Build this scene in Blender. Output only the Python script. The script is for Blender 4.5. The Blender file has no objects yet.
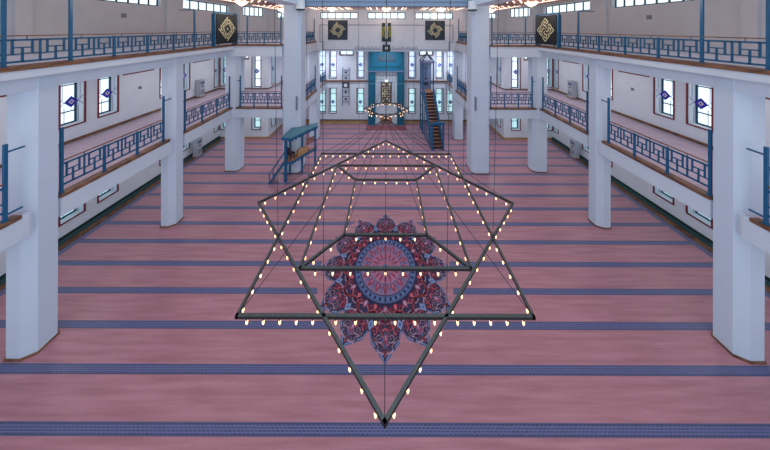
import bpy, math, random
from mathutils import Vector, Matrix
random.seed(7)
C = bpy.context.scene.collection
S = bpy.context.scene
PI = math.pi

# ------------------------------------------------------------------ materials
def lin(c):
    return tuple(((v/255)/12.92 if v/255 <= .04045 else ((v/255+.055)/1.055)**2.4) for v in c)+(1.0,)
def nodes(m):
    m.use_nodes = True
    nt = m.node_tree
    return nt, nt.nodes['Principled BSDF']
def mat(name, rgb, rough=.6, metal=0, noise=.08, scale=3.0, spec=.4, stretch=(1,1,1), bump=0):
    m = bpy.data.materials.new(name)
    nt, b = nodes(m)
    b.inputs['Roughness'].default_value = rough
    b.inputs['Metallic'].default_value = metal
    b.inputs['Specular IOR Level'].default_value = spec
    tc = nt.nodes.new('ShaderNodeTexCoord')
    mp = nt.nodes.new('ShaderNodeMapping'); mp.inputs['Scale'].default_value = stretch
    n = nt.nodes.new('ShaderNodeTexNoise'); n.inputs['Scale'].default_value = scale; n.inputs['Detail'].default_value = 5
    nt.links.new(tc.outputs['Object'], mp.inputs['Vector']); nt.links.new(mp.outputs[0], n.inputs['Vector'])
    r = nt.nodes.new('ShaderNodeValToRGB')
    c = lin(rgb)
    r.color_ramp.elements[0].position = .3; r.color_ramp.elements[1].position = .7
    r.color_ramp.elements[0].color = tuple(v*(1-noise) for v in c[:3])+(1,)
    r.color_ramp.elements[1].color = tuple(min(1, v*(1+noise)) for v in c[:3])+(1,)
    nt.links.new(n.outputs['Fac'], r.inputs['Fac'])
    nt.links.new(r.outputs['Color'], b.inputs['Base Color'])
    if bump:
        bp = nt.nodes.new('ShaderNodeBump'); bp.inputs['Strength'].default_value = bump; bp.inputs['Distance'].default_value = .02
        nt.links.new(n.outputs['Fac'], bp.inputs['Height']); nt.links.new(bp.outputs[0], b.inputs['Normal'])
    return m
def emit(name, rgb, strength, sample=True, vary=.06, scale=2.0):
    m = bpy.data.materials.new(name)
    nt, b = nodes(m)
    c = lin(rgb)
    b.inputs['Base Color'].default_value = c
    b.inputs['Roughness'].default_value = .2
    tc = nt.nodes.new('ShaderNodeTexCoord')
    n = nt.nodes.new('ShaderNodeTexNoise'); n.inputs['Scale'].default_value = scale
    nt.links.new(tc.outputs['Object'], n.inputs['Vector'])
    r = nt.nodes.new('ShaderNodeValToRGB')
    r.color_ramp.elements[0].position = .35; r.color_ramp.elements[1].position = .65
    r.color_ramp.elements[0].color = tuple(v*(1-vary) for v in c[:3])+(1,)
    r.color_ramp.elements[1].color = c
    nt.links.new(n.outputs['Fac'], r.inputs['Fac'])
    nt.links.new(r.outputs['Color'], b.inputs['Emission Color'])
    b.inputs['Emission Strength'].default_value = strength
    if not sample: m.cycles.emission_sampling = 'NONE'
    return m

CX, CY = 0.0, 11.43      # carpet medallion centre
def carpet_mat(name, stripes):
    m = bpy.data.materials.new(name)
    nt, b = nodes(m); N = nt.nodes.new; L = nt.links.new
    b.inputs['Roughness'].default_value = .5
    b.inputs['Specular IOR Level'].default_value = .6
    b.inputs['Sheen Weight'].default_value = .9
    b.inputs['Sheen Roughness'].default_value = .4
    b.inputs['Sheen Tint'].default_value = (.8, .87, 1, 1)
    tc = N('ShaderNodeTexCoord')
    # brushed pile: long streaks across the hall
    mp = N('ShaderNodeMapping'); mp.inputs['Scale'].default_value = (.28, 4.2, 1)
    L(tc.outputs['Object'], mp.inputs['Vector'])
    n1 = N('ShaderNodeTexNoise'); n1.inputs['Scale'].default_value = 1.6; n1.inputs['Detail'].default_value = 6
    L(mp.outputs[0], n1.inputs['Vector'])
    n2 = N('ShaderNodeTexNoise'); n2.inputs['Scale'].default_value = 25; n2.inputs['Detail'].default_value = 3
    L(tc.outputs['Object'], n2.inputs['Vector'])
    r1 = N('ShaderNodeValToRGB')
    r1.color_ramp.elements[0].position = .32; r1.color_ramp.elements[1].position = .68
    r1.color_ramp.elements[0].color = lin((170, 106, 116)); r1.color_ramp.elements[1].color = lin((194, 132, 142))
    L(n1.outputs['Fac'], r1.inputs['Fac'])
    mx = N('ShaderNodeMixRGB'); mx.blend_type = 'MULTIPLY'; mx.inputs['Fac'].default_value = .25
    L(r1.outputs['Color'], mx.inputs['Color1']); L(n2.outputs['Fac'], mx.inputs['Color2'])
    out = mx.outputs['Color']
    if not stripes:
        r1.color_ramp.elements[0].color = lin((184, 146, 162)); r1.color_ramp.elements[1].color = lin((204, 172, 184))
    if stripes:
        def M(op, a, bb=None, c=None):
            q = N('ShaderNodeMath'); q.operation = op
            for i, v in enumerate((a, bb, c)):
                if v is None: continue
                if isinstance(v, (int, float)): q.inputs[i].default_value = v
                else: L(v, q.inputs[i])
            return q.outputs[0]
        sp = N('ShaderNodeSeparateXYZ'); L(tc.outputs['Object'], sp.inputs[0])
        X, Y = sp.outputs[0], sp.outputs[1]
        fr = M('FRACT', M('DIVIDE', M('ADD', Y, -6.82+1.2*20+.6), 1.2))
        d = M('MULTIPLY', M('ABSOLUTE', M('SUBTRACT', fr, .5)), 1.2)      # distance to stripe centre
        band = M('LESS_THAN', d, .127)
        line = M('MULTIPLY', M('GREATER_THAN', d, .095), M('LESS_THAN', d, .112))
        dx = M('SUBTRACT', X, CX); dy = M('SUBTRACT', Y, CY)
        rr = M('SQRT', M('ADD', M('MULTIPLY', dx, dx), M('MULTIPLY', dy, dy)))
        outr = M('GREATER_THAN', rr, 3.27)
        inx = M('LESS_THAN', M('ABSOLUTE', X), 17.15)
        band = M('MULTIPLY', M('MULTIPLY', band, outr), inx)
        # border band along the side walls
        side = M('MULTIPLY', M('GREATER_THAN', M('ABSOLUTE', X), 17.15), M('LESS_THAN', M('ABSOLUTE', X), 17.5))
        # key pattern inside the stripe
        br = N('ShaderNodeTexBrick')
        br.inputs['Scale'].default_value = 1.0
        br.inputs['Brick Width'].default_value = .13; br.inputs['Row Height'].default_value = .055
        br.inputs['Mortar Size'].default_value = .011; br.inputs['Mortar Smooth'].default_value = .2
        br.inputs['Color1'].default_value = lin((52, 54, 96)); br.inputs['Color2'].default_value = lin((62, 66, 112))
        br.inputs['Mortar'].default_value = lin((98, 102, 146))
        L(tc.outputs['Object'], br.inputs['Vector'])
        ml = N('ShaderNodeMixRGB'); L(line, ml.inputs['Fac']); L(br.outputs['Color'], ml.inputs['Color1']); ml.inputs['Color2'].default_value = lin((42, 42, 80))
        m2 = N('ShaderNodeMixRGB'); L(M('MAXIMUM', band, side), m2.inputs['Fac']); L(out, m2.inputs['Color1']); L(ml.outputs['Color'], m2.inputs['Color2'])
        out = m2.outputs['Color']
    L(out, b.inputs['Base Color'])
    bp = N('ShaderNodeBump'); bp.inputs['Strength'].default_value = .25; bp.inputs['Distance'].default_value = .01
    L(n2.outputs['Fac'], bp.inputs['Height']); L(bp.outputs[0], b.inputs['Normal'])
    return m

def wood_mat(name, a, bcol):
    m = bpy.data.materials.new(name)
    nt, b = nodes(m); N = nt.nodes.new; L = nt.links.new
    b.inputs['Roughness'].default_value = .45
    tc = N('ShaderNodeTexCoord')
    w = N('ShaderNodeTexNoise'); w.inputs['Scale'].default_value = 2.2; w.inputs['Detail'].default_value = 6; w.inputs['Distortion'].default_value = .6
    mp = N('ShaderNodeMapping'); mp.inputs['Scale'].default_value = (1.2, 1.2, 4)
    L(tc.outputs['Object'], mp.inputs['Vector']); L(mp.outputs[0], w.inputs['Vector'])
    r = N('ShaderNodeValToRGB'); r.color_ramp.elements[0].position = .35; r.color_ramp.elements[1].position = .65
    r.color_ramp.elements[0].color = lin(a); r.color_ramp.elements[1].color = lin(bcol)
    L(w.outputs['Fac'], r.inputs['Fac']); L(r.outputs['Color'], b.inputs['Base Color'])
    return m

M_ = dict(
    wall=mat('plaster', (212, 217, 226), .8, noise=.03, scale=1.5, spec=.2),
    column=mat('column_plaster', (196, 206, 220), .7, noise=.02, scale=1.2, spec=.3),
    cornice=mat('cornice_daylit', (132, 152, 174), .7, noise=.03, scale=1.5),  # blue daylight on the high beam put into its colour
    beam=mat('beam_plaster', (204, 212, 224), .75, noise=.02, scale=1.2, spec=.25),
    ceil=mat('ceiling_plaster', (196, 176, 172), .85, noise=.05, scale=1),
    carpet=carpet_mat('prayer_carpet', True),
    carpet2=carpet_mat('gallery_carpet', False),
    blue=mat('blue_paint', (22, 88, 128), .45, noise=.08, scale=6),
    teal=mat('teal_paint', (10, 98, 126), .5, noise=.12, scale=3),
    tealroof=mat('pale_teal', (78, 124, 138), .55, noise=.08, scale=4),
    dteal=mat('deep_teal', (10, 84, 108), .5, noise=.12, scale=3),
    wood=wood_mat('sill_wood', (86, 56, 42), (138, 96, 68)),
    gold=wood_mat('gold_wood', (150, 112, 72), (188, 150, 104)),
    bwood=wood_mat('brown_wood', (130, 84, 62), (182, 128, 94)),
    red=mat('red_frame', (120, 44, 52), .5, noise=.1, scale=6),
    redwood=wood_mat('red_board', (122, 78, 74), (164, 116, 108)),
    bar=mat('bar_lit_top', (86, 92, 90), .45, .5, noise=.12, scale=8),
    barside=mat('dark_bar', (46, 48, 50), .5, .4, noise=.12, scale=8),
    cable=mat('cable', (44, 44, 58), .5, .3, noise=.05),
    black=mat('black_board', (16, 20, 28), .5, noise=.2, scale=5),
    slate=mat('slate_board', (38, 50, 66), .5, noise=.15, scale=5),
    goldleaf=mat('gold_letter', (224, 218, 178), .5, .1, noise=.12, scale=20),
    green=mat('dark_green', (26, 50, 48), .5, noise=.15, scale=10),
    olive=mat('olive_gold', (148, 142, 74), .5, .2, noise=.3, scale=6),
    grey=mat('grey_metal', (140, 144, 158), .5, .2, noise=.05),
    lead=mat('lead_grey', (112, 122, 148), .5, .3, noise=.08),
    relief=mat('relief_grey', (150, 154, 172), .7, noise=.06),
    white=mat('white_enamel', (222, 222, 224), .4, noise=.03),
    acgrey=mat('grey_enamel', (176, 180, 190), .5, noise=.04),
    dgreen=mat('skirting_green', (50, 82, 86), .5, noise=.1),
    purple=mat('purple_glass', (56, 46, 168), .3, noise=.1),
    mull=mat('window_blue', (24, 76, 98), .4, noise=.1),
    tile=mat('mihrab_tile', (196, 206, 214), .35, noise=.06, scale=5),
    orn=mat('mihrab_ornament', (92, 72, 66), .45, .2, noise=.45, scale=9),
    pane_sky=emit('sky_pane', (222, 240, 248), 1.12),
    pane_cyan=emit('cyan_pane', (184, 228, 236), 1.1),
    pane_lav=emit('lavender_pane', (198, 216, 246), 1.05),
    pane_green=emit('green_pane', (178, 220, 224), .98),
    bulb=emit('bulb_glow', (255, 198, 146), 2.9, False, vary=.02),
    cbulb=emit('ceiling_bulb_glow', (255, 214, 190), 2.2, False, vary=.02),
    strip=emit('strip_glow', (255, 214, 190), 1.1, False, vary=.1),
    rug1=mat('rug_dark', (120, 66, 82), .9, noise=.2, scale=6), rug2=mat('rug_red', (148, 88, 94), .9, noise=.2, scale=6),
    bowl=emit('bowl_glow', (255, 232, 200), 2.2, True, vary=.12, scale=8),
    m_blue=mat('med_blue', (84, 100, 142), .8, noise=.15, scale=10),
    m_lb=mat('med_light_blue', (128, 146, 184), .8, noise=.1, scale=10),
    m_navy=mat('med_navy', (50, 42, 74), .85, noise=.2, scale=12),
    m_coral=mat('med_coral', (206, 92, 100), .85, noise=.15, scale=12),
    m_red=mat('med_red', (146, 60, 86), .85, noise=.15, scale=12),
    m_pale=mat('med_pale', (184, 144, 164), .85, noise=.1, scale=12),
    m_mauve=mat('med_mauve', (144, 108, 138), .85, noise=.12, scale=10),
    m_pink=mat('med_pink', (168, 110, 136), .85, noise=.12, scale=12),
    cloth=mat('dark_cloth', (58, 44, 56), .85, noise=.3, scale=8),
)

# ------------------------------------------------------------------ mesh builder
class MB:
    def __init__(s): s.v = []; s.f = []; s.m = []
    def face(s, pts, mi=0):
        k = len(s.v); s.v += [tuple(p) for p in pts]; s.f.append(list(range(k, k+len(pts)))); s.m.append(mi)
    def box(s, x0, x1, y0, y1, z0, z1, mi=0):
        if x0 > x1: x0, x1 = x1, x0
        if y0 > y1: y0, y1 = y1, y0
        k = len(s.v)
        s.v += [(x0,y0,z0),(x1,y0,z0),(x1,y1,z0),(x0,y1,z0),(x0,y0,z1),(x1,y0,z1),(x1,y1,z1),(x0,y1,z1)]
        for q in ((3,2,1,0),(4,5,6,7),(0,1,5,4),(1,2,6,5),(2,3,7,6),(3,0,4,7)):
            s.f.append([k+i for i in q]); s.m.append(mi)
        return s
    def beam(s, a, b, w, h, mi=0, up=(0,0,1)):
        a = Vector(a); b = Vector(b); d = (b-a).normalized(); up = Vector(up)
        if abs(d.dot(up)) > .98: up = Vector((0,1,0))
        sd = d.cross(up).normalized(); u = sd.cross(d).normalized()
        k = len(s.v)
        for p in (a, b):
            for (i, j) in ((-1,-1),(1,-1),(1,1),(-1,1)):
                s.v.append(tuple(p+sd*i*w/2+u*j*h/2))
        for q in ((3,2,1,0),(4,5,6,7),(0,1,5,4),(1,2,6,5),(2,3,7,6),(3,0,4,7)):
            s.f.append([k+i for i in q]); s.m.append(mi)
        return s
    def tube(s, a, b, r, n=6, mi=0):
        a = Vector(a); b = Vector(b); d = (b-a).normalized()
        up = Vector((0,0,1)) if abs(d.z) < .95 else Vector((1,0,0))
        sd = d.cross(up).normalized(); u = sd.cross(d)
        k = len(s.v)
        for p in (a, b):
            for i in range(n):
                t = 2*PI*i/n; s.v.append(tuple(p+sd*math.cos(t)*r+u*math.sin(t)*r))
        for i in range(n):
            j = (i+1) % n; s.f.append([k+i, k+j, k+n+j, k+n+i]); s.m.append(mi)
        s.f.append([k+i for i in range(n)][::-1]); s.f.append([k+n+i for i in range(n)]); s.m += [mi, mi]
        return s
    def lathe(s, c, prof, n=14, mis=None):
        k = len(s.v); c = Vector(c)
        for (r, z) in prof:
            for i in range(n):
                t = 2*PI*i/n; s.v.append((c.x+r*math.cos(t), c.y+r*math.sin(t), c.z+z))
        for j in range(len(prof)-1):
            for i in range(n):
                i2 = (i+1) % n
                s.f.append([k+j*n+i, k+j*n+i2, k+(j+1)*n+i2, k+(j+1)*n+i]); s.m.append(mis[j] if mis else 0)
        return s
    def prism(s, poly, z0, z1, mi=0, mtop=None):
        k = len(s.v); n = len(poly)
        for z in (z0, z1):
            for p in poly: s.v.append((p[0], p[1], z))
        for i in range(n):
            j = (i+1) % n; s.f.append([k+i, k+j, k+n+j, k+n+i]); s.m.append(mi)
        s.f.append([k+i for i in range(n)][::-1]); s.m.append(mi)
        s.f.append([k+n+i for i in range(n)]); s.m.append(mi if mtop is None else mtop)
        return s
    def xf(s, M, start=0):
        s.v = s.v[:start]+[tuple(M @ Vector(p)) for p in s.v[start:]]; return s
    def build(s, name, mats, parent=None, local=False, fix=True, smooth=False):
        if not isinstance(mats, (list, tuple)): mats = [mats]
        me = bpy.data.meshes.new(name)
        off = Vector((0,0,0))
        if parent is not None and not local: off = Vector(parent['_o'])
        me.from_pydata([tuple(Vector(p)-off) for p in s.v], [], s.f); me.update()
        for m in mats: me.materials.append(m)
        for i, p in enumerate(me.polygons): p.material_index = s.m[i]
        if fix:
            import bmesh
            bm = bmesh.new(); bm.from_mesh(me)
            bmesh.ops.recalc_face_normals(bm, faces=bm.faces); bm.to_mesh(me); bm.free()
        if smooth:
            for p in me.polygons: p.use_smooth = True
        o = bpy.data.objects.new(name, me); C.objects.link(o)
        if parent is not None:
            o.parent = parent; o['_o'] = tuple(off) if not local else (0,0,0)
        else: o['_o'] = (0,0,0)
        return o
def thing(name, label, cat, loc=(0,0,0), group=None):
    o = bpy.data.objects.new(name, None); C.objects.link(o); o.location = loc; o['_o'] = tuple(float(v) for v in loc)
    o.empty_display_size = .2
    o['label'] = label; o['category'] = cat
    if group: o['group'] = group
    return o
def tag(o, label, cat, group=None):
    o['label'] = label; o['category'] = cat
    if group: o['group'] = group
    return o
def struct(o): o['kind'] = 'structure'; return o
def sname(s): return 'left' if s < 0 else 'right'

# ------------------------------------------------------------------ camera
cam = bpy.data.cameras.new('camera'); co = bpy.data.objects.new('camera', cam); C.objects.link(co)
co.location = (.012, 0, 12); co.rotation_mode = 'QUATERNION'
co.rotation_quaternion = (Matrix.Rotation(PI/2, 4, 'X') @ Matrix.Rotation(math.radians(.19), 4, 'Z')).to_quaternion()
cam.sensor_width = 36; cam.lens = 228/770*36
cam.shift_x = -1.55/770; cam.shift_y = -196.5/770
cam.clip_start = .05; cam.clip_end = 300
S.camera = co

# ------------------------------------------------------------------ floor with medallion
fl = MB()
fl.face([(-18.1,1,0),(18.1,1,0),(18.1,28.8,0),(-18.1,28.8,0)], 0)
ZL = [0.0]
def lift(): ZL[0] += .0025; return ZL[0]
def disc(r, mi, n=72, z=None):
    z = lift() if z is None else z
    fl.face([(CX+r*math.cos(2*PI*i/n), CY+r*math.sin(2*PI*i/n), z) for i in range(n)], mi)
prof = [(0,3.36),(1,3.22),(2.6,3.13),(4,3.08),(5.2,2.99),(7.5,2.93),(9.5,2.84),(11,2.79),(12.2,2.68),(15,2.42)]
def lobes(off, mi):
    z = lift(); pts = []
    for k in range(12):
        c = math.radians(90+30*k)
        for a, r in [(-a, r) for a, r in prof[::-1][1:]] + prof[1:]:
            t = c+math.radians(a); pts.append((CX+(r-off)*math.cos(t), CY+(r-off)*math.sin(t), z))
    n = len(pts)
    for i in range(n):
        fl.face([(CX, CY, z), pts[i], pts[(i+1) % n]], mi)
def ribbon(pts, w, mi, z):
    for i in range(len(pts)-1):
        a = Vector(pts[i]); b = Vector(pts[i+1]); d = (b-a)
        if d.length < 1e-6: continue
        d.normalize(); nn = Vector((-d.y, d.x))*w/2; e = d*w*.2
        fl.face([(*(a-nn-e), z), (*(b-nn+e), z), (*(b+nn+e), z), (*(a+nn-e), z)], mi)
def lobe_frame(k, p, mir=1, half=0):
    t = math.radians(90+30*k+15*half); er = Vector((math.cos(t), math.sin(t))); et = Vector((-er.y, er.x))
    q = er*p[1]+et*p[0]*mir
    return (CX+q.x, CY+q.y)
def spiral(cx, cy, r, a0, turns, dirn, n=16):
    return [(cx+r*(1-.82*i/n)*math.cos(a0+dirn*turns*2*PI*i/n), cy+r*(1-.82*i/n)*math.sin(a0+dirn*turns*2*PI*i/n)) for i in range(n+1)]
# materials of the floor: 0 carpet 1 blue 2 light blue 3 navy 4 coral 5 red 6 pale 7 pink
lobes(-.02, 1); lobes(.04, 2); lobes(.075, 3)
z = lift()
half_curves = [
    (spiral(.24, 2.60, .15, PI*.9, 1.2, -1), .032, 6), (spiral(.13, 2.93, .09, PI*1.2, 1.1, -1), .028, 6),
    (spiral(.44, 2.36, .14, PI*.5, 1.2, 1), .034, 4), (spiral(.36, 2.62, .07, 0, 1.0, 1), .026, 6),
    ([(0,3.12),(.05,3.0),(.04,2.85),(.14,2.78)], .03, 4), ([(0,2.3),(.1,2.42),(.12,2.56)], .04, 4),
    (spiral(.20, 2.30, .12, PI*1.5, 1.1, 1), .036, 4),
    (spiral(.10, 2.70, .07, PI*.2, 1.0, 1), .034, 6), (spiral(.33, 2.86, .07, PI, 1.0, 1), .034, 6),
    (spiral(.48, 2.60, .07, PI, 1.0, -1), .034, 6), (spiral(.08, 2.46, .07, 0, 1.0, 1), .034, 6),
    ([(.0,3.05),(.16,3.02),(.3,2.97)], .03, 6), ([(.05,2.2),(.3,2.14),(.45,2.2)], .04, 6), ([(.3,2.78),(.38,2.72),(.45,2.6)], .026, 6),
]
for k in range(12):
    for mir in (1, -1):
        for pts, w, mi in half_curves:
            ribbon([lobe_frame(k, p, mir) for p in pts], w*1.25, mi, z)
# coral band between ring and lobes
z = lift()
for rb, amp, ph, w, mi in ((1.98,.15,0,.10,4),(1.86,-.13,0,.05,6),(2.14,-.1,0,.05,6),(1.68,.06,0,.06,5)):
    pts = []
    for i in range(241):
        t = 2*PI*i/240; r = rb+amp*math.cos(12*t+ph); pts.append((CX+r*math.sin(t), CY+r*math.cos(t)))
    ribbon(pts, w, mi, z)
z = lift()
for k in range(12):
    for mir in (1, -1):
        for pts, w, mi in ((spiral(.26,1.76,.12,0,1.2,1), .04, 4), (spiral(.12,2.12,.1,PI,1.1,-1), .036, 5)):
            ribbon([lobe_frame(k, p, mir) for p in pts], w, mi, z)
z = lift(); z2 = lift(); z3 = lift()
def drop(k, half, r0, r1, w, mi, zz, N=30.0, kk=None):
    pts = []
    for u, ww in ((0,0),(.15,.55),(.4,1),(.65,.75),(.85,.3),(1,0),(.85,-.3),(.65,-.75),(.4,-1),(.15,-.55)):
        t = math.radians(90+N*k+half); er = Vector((math.cos(t), math.sin(t))); et = Vector((-er.y, er.x))
        q = er*(r0+(r1-r0)*u)+et*w*ww; pts.append((CX+q.x, CY+q.y, zz))
    fl.face(pts, mi)
for k in range(12):
    drop(k, 0, 2.42, 2.98, .12, 1, z); drop(k, 0, 2.46, 2.88, .085, 5, z2); drop(k, 0, 2.5, 2.72, .04, 6, z3)
    for q in ((.20,3,z),(.165,2,z2),(.07,1,z3)):      # light blue lozenges at the valleys
        fl.face([(*lobe_frame(k, p, 1, 1), q[2]) for p in ((0,2.28-q[0]*1.15),(q[0]*.8,2.28),(0,2.28+q[0]*1.15),(-q[0]*.8,2.28))], q[1])
    drop(k, 0, 1.56, 1.92, .12, 5, z); drop(k, 0, 1.6, 1.84, .07, 6, z2)
    drop(k, 15, 1.56, 1.8, .08, 4, z)
disc(1.54, 3); disc(1.50, 1)
zz = lift(); zy = lift()
for k in range(36): drop(k, 0, 1.28, 1.46, .055, 3, zz, 10.0)
for k in range(36): drop(k, 5, 1.32, 1.42, .02, 2, zz, 10.0)
disc(1.24, 3); disc(1.21, 8)
zz = lift(); zy = lift()
for k in range(16): drop(k, 0, .70, 1.19, .13, 5, zz, 22.5); drop(k, 0, .76, 1.06, .05, 7, zy, 22.5)
for k in range(16): drop(k, 11.25, .86, 1.18, .04, 1, zz, 22.5)
disc(.80, 1); disc(.76, 7)
zz = lift()
for k in range(16): drop(k, 0, .42, .74, .06, 5, zz, 22.5)
disc(.44, 5); disc(.40, 8)
zz = lift()
for k in range(8): drop(k, 0, .12, .38, .06, 4, zz, 45.0)
disc(.13, 1)
floor = struct(fl.build('floor', [M_['carpet'], M_['m_blue'], M_['m_lb'], M_['m_navy'], M_['m_coral'], M_['m_red'], M_['m_pale'], M_['m_pink'], M_['m_mauve']], fix=False))

# ------------------------------------------------------------------ walls with window openings
TH = .64
def frame_of(p0, p1, out):
    p0 = Vector((p0[0], p0[1], 0)); p1 = Vector((p1[0], p1[1], 0))
    u = (p1-p0).normalized(); n = Vector((out[0], out[1], 0)).normalized()
    def F(a, d, z): return tuple(p0+u*a+n*d+Vector((0,0,z)))
    return F, (p1-p0).length
def wall(name, p0, p1, out, z0, z1, holes, m=None, piers=()):
    """holes: (a0,a1,z0,z1) along the wall"""
    F, Ln = frame_of(p0, p1, out)
    us = sorted(set([0, Ln]+[h[0] for h in holes]+[h[1] for h in holes]))
    zs = sorted(set([z0, z1]+[h[2] for h in holes]+[h[3] for h in holes]))
    mb = MB()
    for i in range(len(us)-1):
        for j in range(len(zs)-1):
            a0, a1, b0, b1 = us[i], us[i+1], zs[j], zs[j+1]
            if any(h[0]-1e-6 <= a0 and a1 <= h[1]+1e-6 and h[2]-1e-6 <= b0 and b1 <= h[3]+1e-6 for h in holes): continue
            mb.face([F(a0,0,b0),F(a1,0,b0),F(a1,0,b1),F(a0,0,b1)])
            mb.face([F(a0,TH,b0),F(a1,TH,b0),F(a1,TH,b1),F(a0,TH,b1)])
    for h in holes:
        for (a, b, c, d) in (((h[0],h[2]),(h[1],h[2]),0,0),((h[1],h[2]),(h[1],h[3]),0,0),((h[1],h[3]),(h[0],h[3]),0,0),((h[0],h[3]),(h[0],h[2]),0,0)):
            mb.face([F(a[0],0,a[1]),F(b[0],0,b[1]),F(b[0],TH,b[1]),F(a[0],TH,a[1])])
    for a, b in ((0,Ln),):
        mb.face([F(a,0,z0),F(a,TH,z0),F(a,TH,z1),F(a,0,z1)]); mb.face([F(b,0,z0),F(b,TH,z0),F(b,TH,z1),F(b,0,z1)])
        mb.face([F(a,0,z1),F(b,0,z1),F(b,TH,z1),F(a,TH,z1)]); mb.face([F(a,0,z0),F(b,0,z0),F(b,TH,z0),F(a,TH,z0)])
    for (a, b, dd) in piers:
        k = len(mb.v)
        pts = [F(a,.02,z0),F(b,.02,z0),F(b,-dd,z0),F(a,-dd,z0)]; top = [F(a,.02,z1),F(b,.02,z1),F(b,-dd,z1),F(a,-dd,z1)]
        mb.face(pts); mb.face(top)
        for i in range(4): mb.face([pts[i], pts[(i+1)%4], top[(i+1)%4], top[i]])
    return struct(mb.build(name, m or M_['wall'], fix=False)), F
WN = [0]
def fbox(mb, F, a0, a1, d0, d1, z0, z1, mi=0):
    p = [F(a0,d0,z0),F(a1,d0,z0),F(a1,d1,z0),F(a0,d1,z0),F(a0,d0,z1),F(a1,d0,z1),F(a1,d1,z1),F(a0,d1,z1)]
    k = len(mb.v); mb.v += p
    for q in ((3,2,1,0),(4,5,6,7),(0,1,5,4),(1,2,6,5),(2,3,7,6),(3,0,4,7)):
        mb.f.append([k+i for i in q]); mb.m.append(mi)
def window(F, h, style, pane, panes=None, split=None, frame=True, rows=()):
    WN[0] += 1
    a0, a1, z0, z1 = h
    root = bpy.data.objects.new('window_%d' % WN[0], None); C.objects.link(root)
    o = F((a0+a1)/2, 0, z0); root.location = o; root['_o'] = tuple(o); root['kind'] = 'structure'
    D = .5 if style == 'tall' else .3
    if frame:
        mb = MB(); w = .075
        fbox(mb, F, a0-w, a0, -.03, .03, z0-w, z1+w); fbox(mb, F, a1, a1+w, -.03, .03, z0-w, z1+w)
        fbox(mb, F, a0, a1, -.03, .03, z0-w, z0); fbox(mb, F, a0, a1, -.03, .03, z1, z1+w)
        mb.build('window_frame', M_['red'], root)
    mb = MB(); t = .085
    fbox(mb, F, a0, a0+t, D-.05, D, z0, z1); fbox(mb, F, a1-t, a1, D-.05, D, z0, z1)
    fbox(mb, F, a0+t, a1-t, D-.05, D, z0, z0+t); fbox(mb, F, a0+t, a1-t, D-.05, D, z1-t, z1)
    hh = z1-z0
    if style == 'tall':
        for q in (.24, .76): fbox(mb, F, a0+t, a1-t, D-.05, D, z0+hh*q-.03, z0+hh*q+.03)
    elif style == 'row':
        n = panes or 5
        for i in range(1, n):
            a = a0+(a1-a0)*i/n; fbox(mb, F, a-.045, a+.045, D-.06, D, z0+t, z1-t)
    mb.build('sash', M_['mull'], root)
    mb = MB(); fbox(mb, F, a0+.01, a1-.01, D+.005, D+.03, z0+.01, z1-.01)
    mb.build('pane', M_[pane], root)
    if style == 'tall':
        c = (a0+a1)/2; zc = z0+hh*(.47 if hh > 3.2 else .45); r = min(.3, (a1-a0)*.3)
        mb = MB()
        def dia(r, d0, d1, mi):
            P = [(c-r,zc),(c,zc-r*1.1),(c+r,zc),(c,zc+r*1.1)]
            f0 = [F(a,d0,z) for a, z in P]; f1 = [F(a,d1,z) for a, z in P]
            mb.face(f0, mi); mb.face(f1, mi)
            for i in range(4): mb.face([f0[i], f0[(i+1)%4], f1[(i+1)%4], f1[i]], mi)
        D = .1; dia(r, D-.02, D, 0); dia(r*.42, D-.03, D-.021, 1); dia(r*.2, D-.04, D-.031, 0)
        mb.build('diamond_ornament', [M_['purple'], M_['white']], root)
        mb = MB()
        for s in (-1, 1):
            fbox(mb, F, c+s*r*1.0-.008, c+s*r*1.0+.008, D-.03, D-.01, z0+hh*.05, zc-r*.9)
            fbox(mb, F, c+s*r*1.25-.008, c+s*r*1.25+.008, D-.03, D-.01, zc+r*.5, z1-.05)
            mb.beam(F(c+s*r, D-.02, zc), F(a0 if s < 0 else a1, D-.02, zc+.25), .02, .02)
            mb.beam(F(c+s*r, D-.02, zc), F(a0 if s < 0 else a1, D-.02, zc-.25), .02, .02)
        mb.build('lead_line', M_['lead'], root)
    return root

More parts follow.
